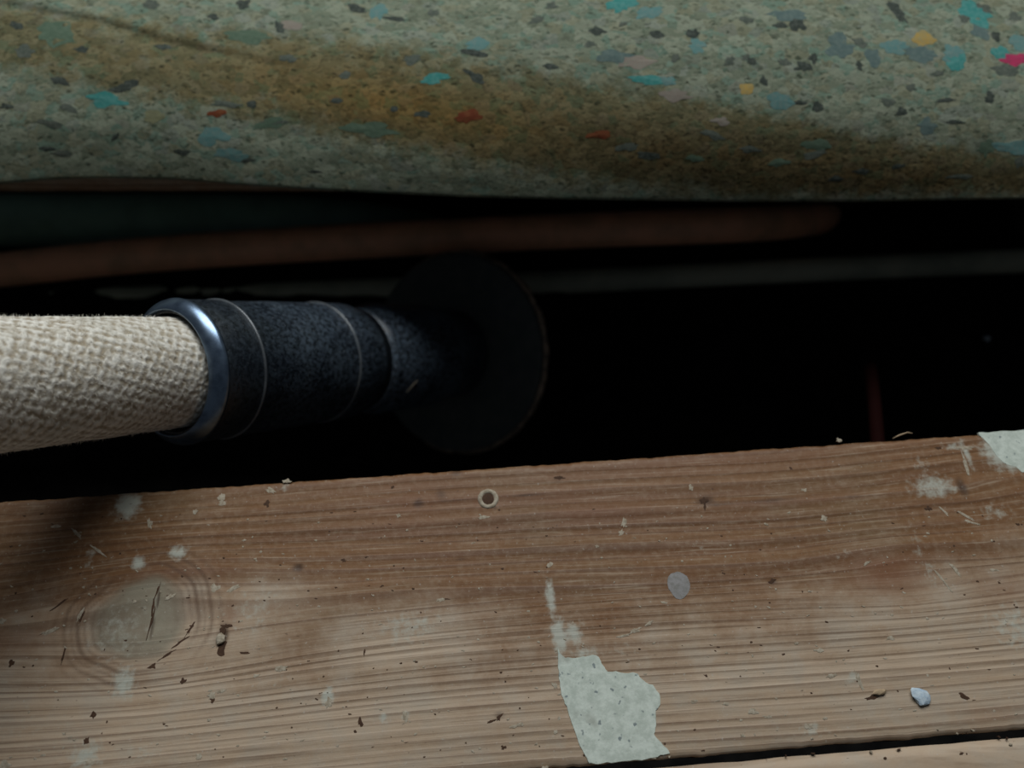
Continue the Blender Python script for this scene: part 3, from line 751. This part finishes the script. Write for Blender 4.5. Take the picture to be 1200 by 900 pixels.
DK = [(28, 60, 11, 5, -.1), (177, 5, 8, 4, -.4), (418, 10, 11, 4, -.4), (507, 15, 7, 4, -.3), (646, 7, 7, 4, -.3), (692, 52, 8, 4, 0), (557, 90, 14, 6, -.5), (555, 62, 17, 4, -.2),
      (646, 78, 9, 3, -.2), (700, 36, 9, 4, -.1), (792, 68, 6, 5, .1), (935, 29, 9, 6, -.3), (914, 30, 7, 3, 0), (874, 23, 8, 4, 0), (942, 79, 11, 5, 0), (920, 73, 8, 4, -.4),
      (953, 68, 5, 6, .4), (1008, 50, 9, 4, -.4), (1100, 86, 8, 2.6, .1), (1152, 10, 9, 4, -.5), (1167, 42, 5, 4, 0), (1131, 22, 6, 3, -.4), (1178, 82, 15, 5, -.05), (1007, 77, 4, 5, 0),
      (1057, 131, 6, 4.5, 0), (1040, 119, 9, 4, 0), (958, 125, 6, 5, .8), (938, 120, 7, 3, -.2), (1068, 103, 6, 3, 0), (1160, 115, 6, 5, .5), (320, 145, 15, 4, .05), (70, 95, 9, 4, -.3),
      (80, 127, 10, 3.5, -.3), (8, 125, 7, 2.5, 0), (213, 178, 10, 3, -.1), (55, 174, 8, 2.5, 0), (75, 180, 12, 2.5, 0), (135, 160, 6, 2.5, .5), (290, 188, 9, 2, .1), (60, 145, 16, 3, -.2),
      (370, 201, 8, 1.8, 0), (338, 68, 11, 4, -.1), (328, 32, 6, 7, .4), (285, 5, 8, 5, -.4), (145, 103, 14, 4, .1), (155, 97, 10, 3, 0), (96, 58, 7, 3, 0), (484, 70, 11, 6, .1),
      (463, 22, 14, 3, -.2), (630, 23, 10, 3, .5), (855, 72, 7, 4, .6), (880, 72, 6, 4, -.4), (895, 95, 4, 6, .3), (1055, 18, 5, 7, .4), (1047, 8, 6, 4, .7), (980, 210, 10, 3, 0),
      (1010, 201, 9, 3, 0), (1053, 195, 8, 3, .2), (1125, 207, 14, 2.6, 0), (880, 175, 12, 4, 0), (760, 182, 16, 5, -.1), (955, 181, 16, 4, .2), (835, 158, 14, 5, -.3), (735, 172, 14, 5, .1),
      (495, 134, 12, 4, -.1), (462, 128, 6, 3, 0), (395, 118, 7, 3, 0), (265, 122, 20, 3, -.1), (295, 122, 6, 4, 0), (770, 40, 9, 4, -.2), (730, 28, 5, 3, .3), (812, 40, 7, 5, .5),
      (873, 67, 5, 3, .5), (1120, 143, 11, 2, 0), (1108, 118, 10, 2, .1), (1195, 190, 5, 6, 0), (1190, 20, 7, 3, .3), (405, 88, 7, 4, 0), (20, 30, 8, 3, -.3), (250, 20, 7, 3, -.3), (190, 55, 8, 3, 0)]
for (u, v, a_, b_, r_) in DK:
    chip_on(ul_bvh, u, v, a_ * .9, b_ * .82, r_, rnd.choice((M_CHIPD, M_CHIPD, M_CHIPM)), 'foam_chip', ul, rough=.38)

# ------------------------------------------------------------------ marks on the boards
def poly_patch(pts, z0, thick, mat, name, parent, sub=4, rough=2.2):
    # densify and roughen the outline
    out = []
    for i in range(len(pts)):
        a_, b_ = pts[i], pts[(i + 1) % len(pts)]
        for k_ in range(sub):
            t = k_ / sub; u = a_[0] + (b_[0] - a_[0]) * t; v = a_[1] + (b_[1] - a_[1]) * t
            u += rough * noise.noise(Vector((u * .13, v * .13, 1))); v += rough * noise.noise(Vector((u * .13, v * .13, 7)))
            out.append(W(u, v, 0))
    bm = bmesh.new()
    vs_ = [bm.verts.new((p.x, p.y, z0 + thick)) for p in out]
    f = bm.faces.new(vs_); 
    cen = sum(out, Vector()) / len(out)
    ins = bmesh.ops.inset_region(bm, faces=[f], thickness=.0008, depth=.00008)
    lo_ = [bm.verts.new((p.x + (p.x - cen.x) * .01, p.y + (p.y - cen.y) * .01, z0 - .0006)) for p in out]
    n_ = len(out)
    for k_ in range(n_): bm.faces.new((vs_[k_], vs_[(k_ + 1) % n_], lo_[(k_ + 1) % n_], lo_[k_]))
    bmesh.ops.triangulate(bm, faces=bm.faces[:]); bmesh.ops.recalc_face_normals(bm, faces=bm.faces[:])
    me = bpy.data.meshes.new(name); bm.to_mesh(me); bm.free()
    return link(name, me, mat, parent, smooth=False)
pp = poly_patch([(654, 760), (662, 772), (676, 771), (690, 768), (701, 769), (707, 780), (713, 787), (730, 788), (747, 789), (752, 797), (764, 803), (772, 812), (773, 826), (768, 834),
                 (769, 850), (766, 861), (776, 872), (784, 882), (770, 887), (752, 890), (722, 893), (700, 895), (690, 894), (684, 882), (677, 866), (670, 848), (664, 828), (657, 814), (655, 795), (654, 778)],
                0.0, .0003, M_PAINT, 'paint_patch', board)
tag(pp, 'ragged pale grey patch of dried paint')
p2 = poly_patch([(1146, 507), (1162, 506), (1215, 503), (1240, 520), (1230, 560), (1205, 556), (1190, 548), (1172, 540), (1160, 522)], -.0002, .0003, M_PAINT, 'paint_patch', board)
tag(p2, 'pale paint patch at the far right edge')

def torus_on(u, v, ro, ri, z, mat, name, parent):
    c_ = W(u, v, 0); k = (c_ - Vector((0, 0, CAM_H))).length / F; ro *= k; ri *= k
    vv, ff_ = [], []
    n_ = 28; prof = [(ri, -.0004), (ri + (ro - ri) * .15, .0003), (ri + (ro - ri) * .6, .0005), (ro, .00015), (ro * 1.02, -.0004)]
    for (r, h_) in prof:
        for k_ in range(n_):
            th = 2 * math.pi * k_ / n_; rr = r * (1 + .10 * noise.noise(Vector((math.cos(th) * 2, math.sin(th) * 2, 4))))
            vv.append((c_.x + rr * math.cos(th), c_.y + rr * math.sin(th), h_))
    for i in range(len(prof) - 1):
        for k_ in range(n_):
            ff_.append((i * n_ + k_, i * n_ + (k_ + 1) % n_, (i + 1) * n_ + (k_ + 1) % n_, (i + 1) * n_ + k_))
    return from_py(name, vv, ff_, mat, parent)
rg = torus_on(572, 584.5, 12, 6.5, 0, M_SPECK, 'screw_ring', board); tag(rg, 'pale ring round the screw hole')
sc = chip_on(None, 572, 584.5, 6.8, 6.8, 0, M_DIRT, 'screw_head', board, surface=True, off=.0001, dome=.0001, rough=.1)
dot = chip_on(None, 795, 685, 12, 14, 0, M_BLUET, 'filler_dot', board, surface=True, off=.00015, dome=.0002, nseg=20, rough=.1); tag(dot, 'round grey dot of filler')

def specks(lst, mat, name, parent, hgt, seed):
    r = random.Random(seed); vv, ff_ = [], []
    for (u, v, a_, b_, rot) in lst:
        c_ = W(u, v, 0); k = (c_ - Vector((0, 0, CAM_H))).length / F
        n_ = 13; b0 = len(vv); vv.append((c_.x, c_.y, hgt))
        for k_ in range(n_):
            th = 2 * math.pi * k_ / n_; rr = r.uniform(.45, 1.25)
            X = math.cos(th) * a_ * k * rr; Y = math.sin(th) * b_ * k * rr
            vv.append((c_.x + X * math.cos(rot) - Y * math.sin(rot), c_.y + X * math.sin(rot) + Y * math.cos(rot), hgt * .55))
        for k_ in range(n_):
            q = vv[b0 + 1 + k_]; vv.append((c_.x + (q[0] - c_.x) * 1.1, c_.y + (q[1] - c_.y) * 1.1, -.0006))
        for k_ in range(n_):
            k2 = (k_ + 1) % n_
            ff_.append((b0, b0 + 1 + k_, b0 + 1 + k2)); ff_.append((b0 + 1 + k_, b0 + 1 + n_ + k_, b0 + 1 + n_ + k2, b0 + 1 + k2))
    o = from_py(name, vv, ff_, mat, parent, smooth=False); tag(o, kind='stuff'); return o
PS = [(252, 689, 5, 5, 0), (272, 691, 9, 2.5, .5), (260, 582, 4, 6, 0), (260, 590, 4, 3, 0), (66, 617, 5, 1.8, 0), (229, 600, 3, 3, 0), (318, 575, 3, 7, 1.2), (336, 564, 5, 3, 0), (467, 604, 3, 3, 0),
      (566, 606, 9, 2, .2), (731, 612, 3, 7, -.2), (728, 625, 5, 4, .9), (644, 662, 4, 3, 0), (778, 706, 5, 2, 0), (810, 572, 3, 4, 0), (966, 608, 4, 4, 0), (744, 739, 8, 3, .4), (760, 731, 6, 2, .7),
      (882, 834, 6, 3, 0), (813, 822, 4, 2, 0), (948, 851, 4, 4, 0), (650, 803, 3, 4, .3), (655, 842, 2, 2, 0), (651, 858, 2.5, 2, 0), (606, 850, 8, 2, .2), (638, 900, 4, 2, 0), (233, 886, 4, 3, 0),
      (105, 893, 5, 3, 0), (5, 896, 6, 5, 0), (248, 815, 4, 4, .8), (260, 810, 5, 2, .3), (198, 700, 6, 2.5, .6), (94, 720, 2, 8, -.2), (60, 739, 7, 2, .5), (2, 728, 4, 3, 0), (330, 783, 6, 4, .3),
      (300, 792, 5, 2, .2), (385, 823, 4, 6, 0), (475, 840, 3, 6, .3), (515, 703, 5, 2, .1), (942, 574, 5, 2, 0), (1015, 660, 5, 1.5, .5), (1130, 603, 12, 1.6, -.6), (1138, 612, 9, 1.5, -.3), (1120, 668, 2, 9, .5),
      (1105, 680, 1.6, 12, .5), (1107, 600, 6, 1.5, -.9), (1131, 525, 10, 2.2, 0), (1132, 545, 2, 14, 0), (1165, 668, 6, 1.6, 0), (983, 516, 3, 3, 0), (870, 862, 3, 2, 0), (960, 762, 5, 2, 0),
      (700, 640, 3, 2, 0), (900, 840, 6, 1.6, 0), (850, 825, 4, 1.8, 0), (730, 745, 10, 1.5, .25), (1007, 797, 2, 10, .2), (975, 792, 6, 2, .3), (1044, 748, 5, 2, .2), (175, 613, 3, 8, .5), (90, 625, 8, 1.8, -.7), (115, 645, 12, 1.6, -.6)]
r_ = random.Random(11)
for _ in range(260):
    u = r_.uniform(0, 1200); v = r_.uniform(600, 890); PS.append((u, v, r_.uniform(.8, 2.4), r_.uniform(.6, 1.4), r_.uniform(-.6, .6)))
specks(PS, M_SPECK, 'plaster_specks', board, .00018, 2)
DS = [(262, 738, 3.5, 6, .2), (260, 760, 6, 7, 0), (266, 733, 6, 2, 0), (109, 838, 3, 4, .2), (101, 868, 3, 3.5, 0), (422, 846, 3.4, 5, .1), (215, 798, 3, 3, 0), (178, 781, 5, 3, .2), (585, 840, 6, 2.5, .9),
      (576, 845, 6, 1.5, .2), (1022, 817, 7, 2.2, .2), (1130, 816, 5, 2.4, -.4), (1088, 596, 3.5, 2.5, 0), (403, 657, 3.5, 2.5, 0), (460, 571, 2, 2, 0), (313, 590, 4, 4, 0), (249, 820, 3, 3, 0), (825, 587, 5, 5, 0),
      (826, 594, 2, 5, 0), (655, 560, 7, 2, 0), (520, 702, 7, 1.3, 0), (184, 694, 1.1, 12, -.15), (179, 712, 1.3, 8, .1), (177, 730, 1.0, 16, -.05), (95, 724, 1.6, 6, -.2), (70, 708, 9, 1.3, .7), (56, 740, 8, 1.2, .4),
      (75, 765, 1.3, 10, 0), (427, 765, 1, 4, 0), (223, 737, 1.6, 9, -.5), (212, 752, 1.4, 9, -.9), (195, 768, 9, 1.2, .6), (287, 765, 6, 1.2, 0), (905, 681, 5, 2.5, .3), (590, 876, 3, 2, 0), (927, 549, 2, 2, 0), (13, 777, 3, 3, 0), (1099, 525, 4, 1.5, 0)]
for _ in range(200):
    u = r_.uniform(0, 1200); v = r_.uniform(595, 890); DS.append((u, v, r_.uniform(.7, 2.2), r_.uniform(.5, 1.2), r_.uniform(-.4, .4)))
specks(DS, M_DIRT, 'dirt_specks', board, .00012, 4)

# loose crumbs and splinters lying on the board
def crumb(u, v, a_, b_, h_, mat, name, label, cat, seed, rot=0, zfloor=0.0, verts_n=16, pos=None, tri=False):
    c_ = pos if pos is not None else W(u, v, zfloor); k = (c_ - Vector((0, 0, CAM_H))).length / F
    r = random.Random(seed); bm = bmesh.new()
    bmesh.ops.create_icosphere(bm, subdivisions=2, radius=1)
    for q in bm.verts:
        f = 1 + .35 * noise.noise(q.co * 1.3 + Vector((seed, 0, 0)))
        x, y, z = q.co * f
        if tri:                                   # pointed flake, wide at the left, notched at the right
            y = y * (1.0 - .25 * x) - .2 * x; x = x * (1.1 if y > 0 else .8)
        X = x * a_ * k; Y = y * b_ * k
        q.co = Vector((X * math.cos(rot) - Y * math.sin(rot), X * math.sin(rot) + Y * math.cos(rot), z * h_))
    zmin = min(q.co.z for q in bm.verts)
    for q in bm.verts: q.co.z -= zmin
    me = bpy.data.meshes.new(name); bm.to_mesh(me); bm.free()
    o = link(name, me, mat, smooth=False); o.location = c_; tag(o, label, cat); return o
crumb(1079, 817, 9.5, 8, .0011, M_WHITE, 'plaster_flake', 'small bluish white plaster flake on the board near the lower right joint', 'flake', 3, .1, tri=True)
crumb(1030, 811, 7, 3, .0008, M_SPLINT, 'wood_crumb', 'tiny tan wood crumb left of the bluish white plaster flake', 'crumb', 5, .1)
crumb(259, 749, 5, 6, .0010, M_SPECK, 'plaster_crumb', 'pale crumb sitting in the dark pit right of the knot', 'crumb', 9, 0)
# wisps of wood fibre standing at the board's edge
o = scrap('wood_splinter', [W(1046, 514, .0003), W(1054, 510, .0005), W(1063, 507, .001), W(1069, 508, .0005)], .0004, Vector((0, 0, 1)), M_SPLINT)
tag(o, 'curled splinter at the board edge below the reddish pipe', 'splinter')
# one pale crumb far down in the void
gp_ = W(1155, 398, GZ + .004)
crumb(0, 0, 3.2, 3.2, .0022, M_WHITE, 'plaster_crumb', 'lone pale crumb lying in the black void at the far right', 'crumb', 12, 0, pos=gp_)
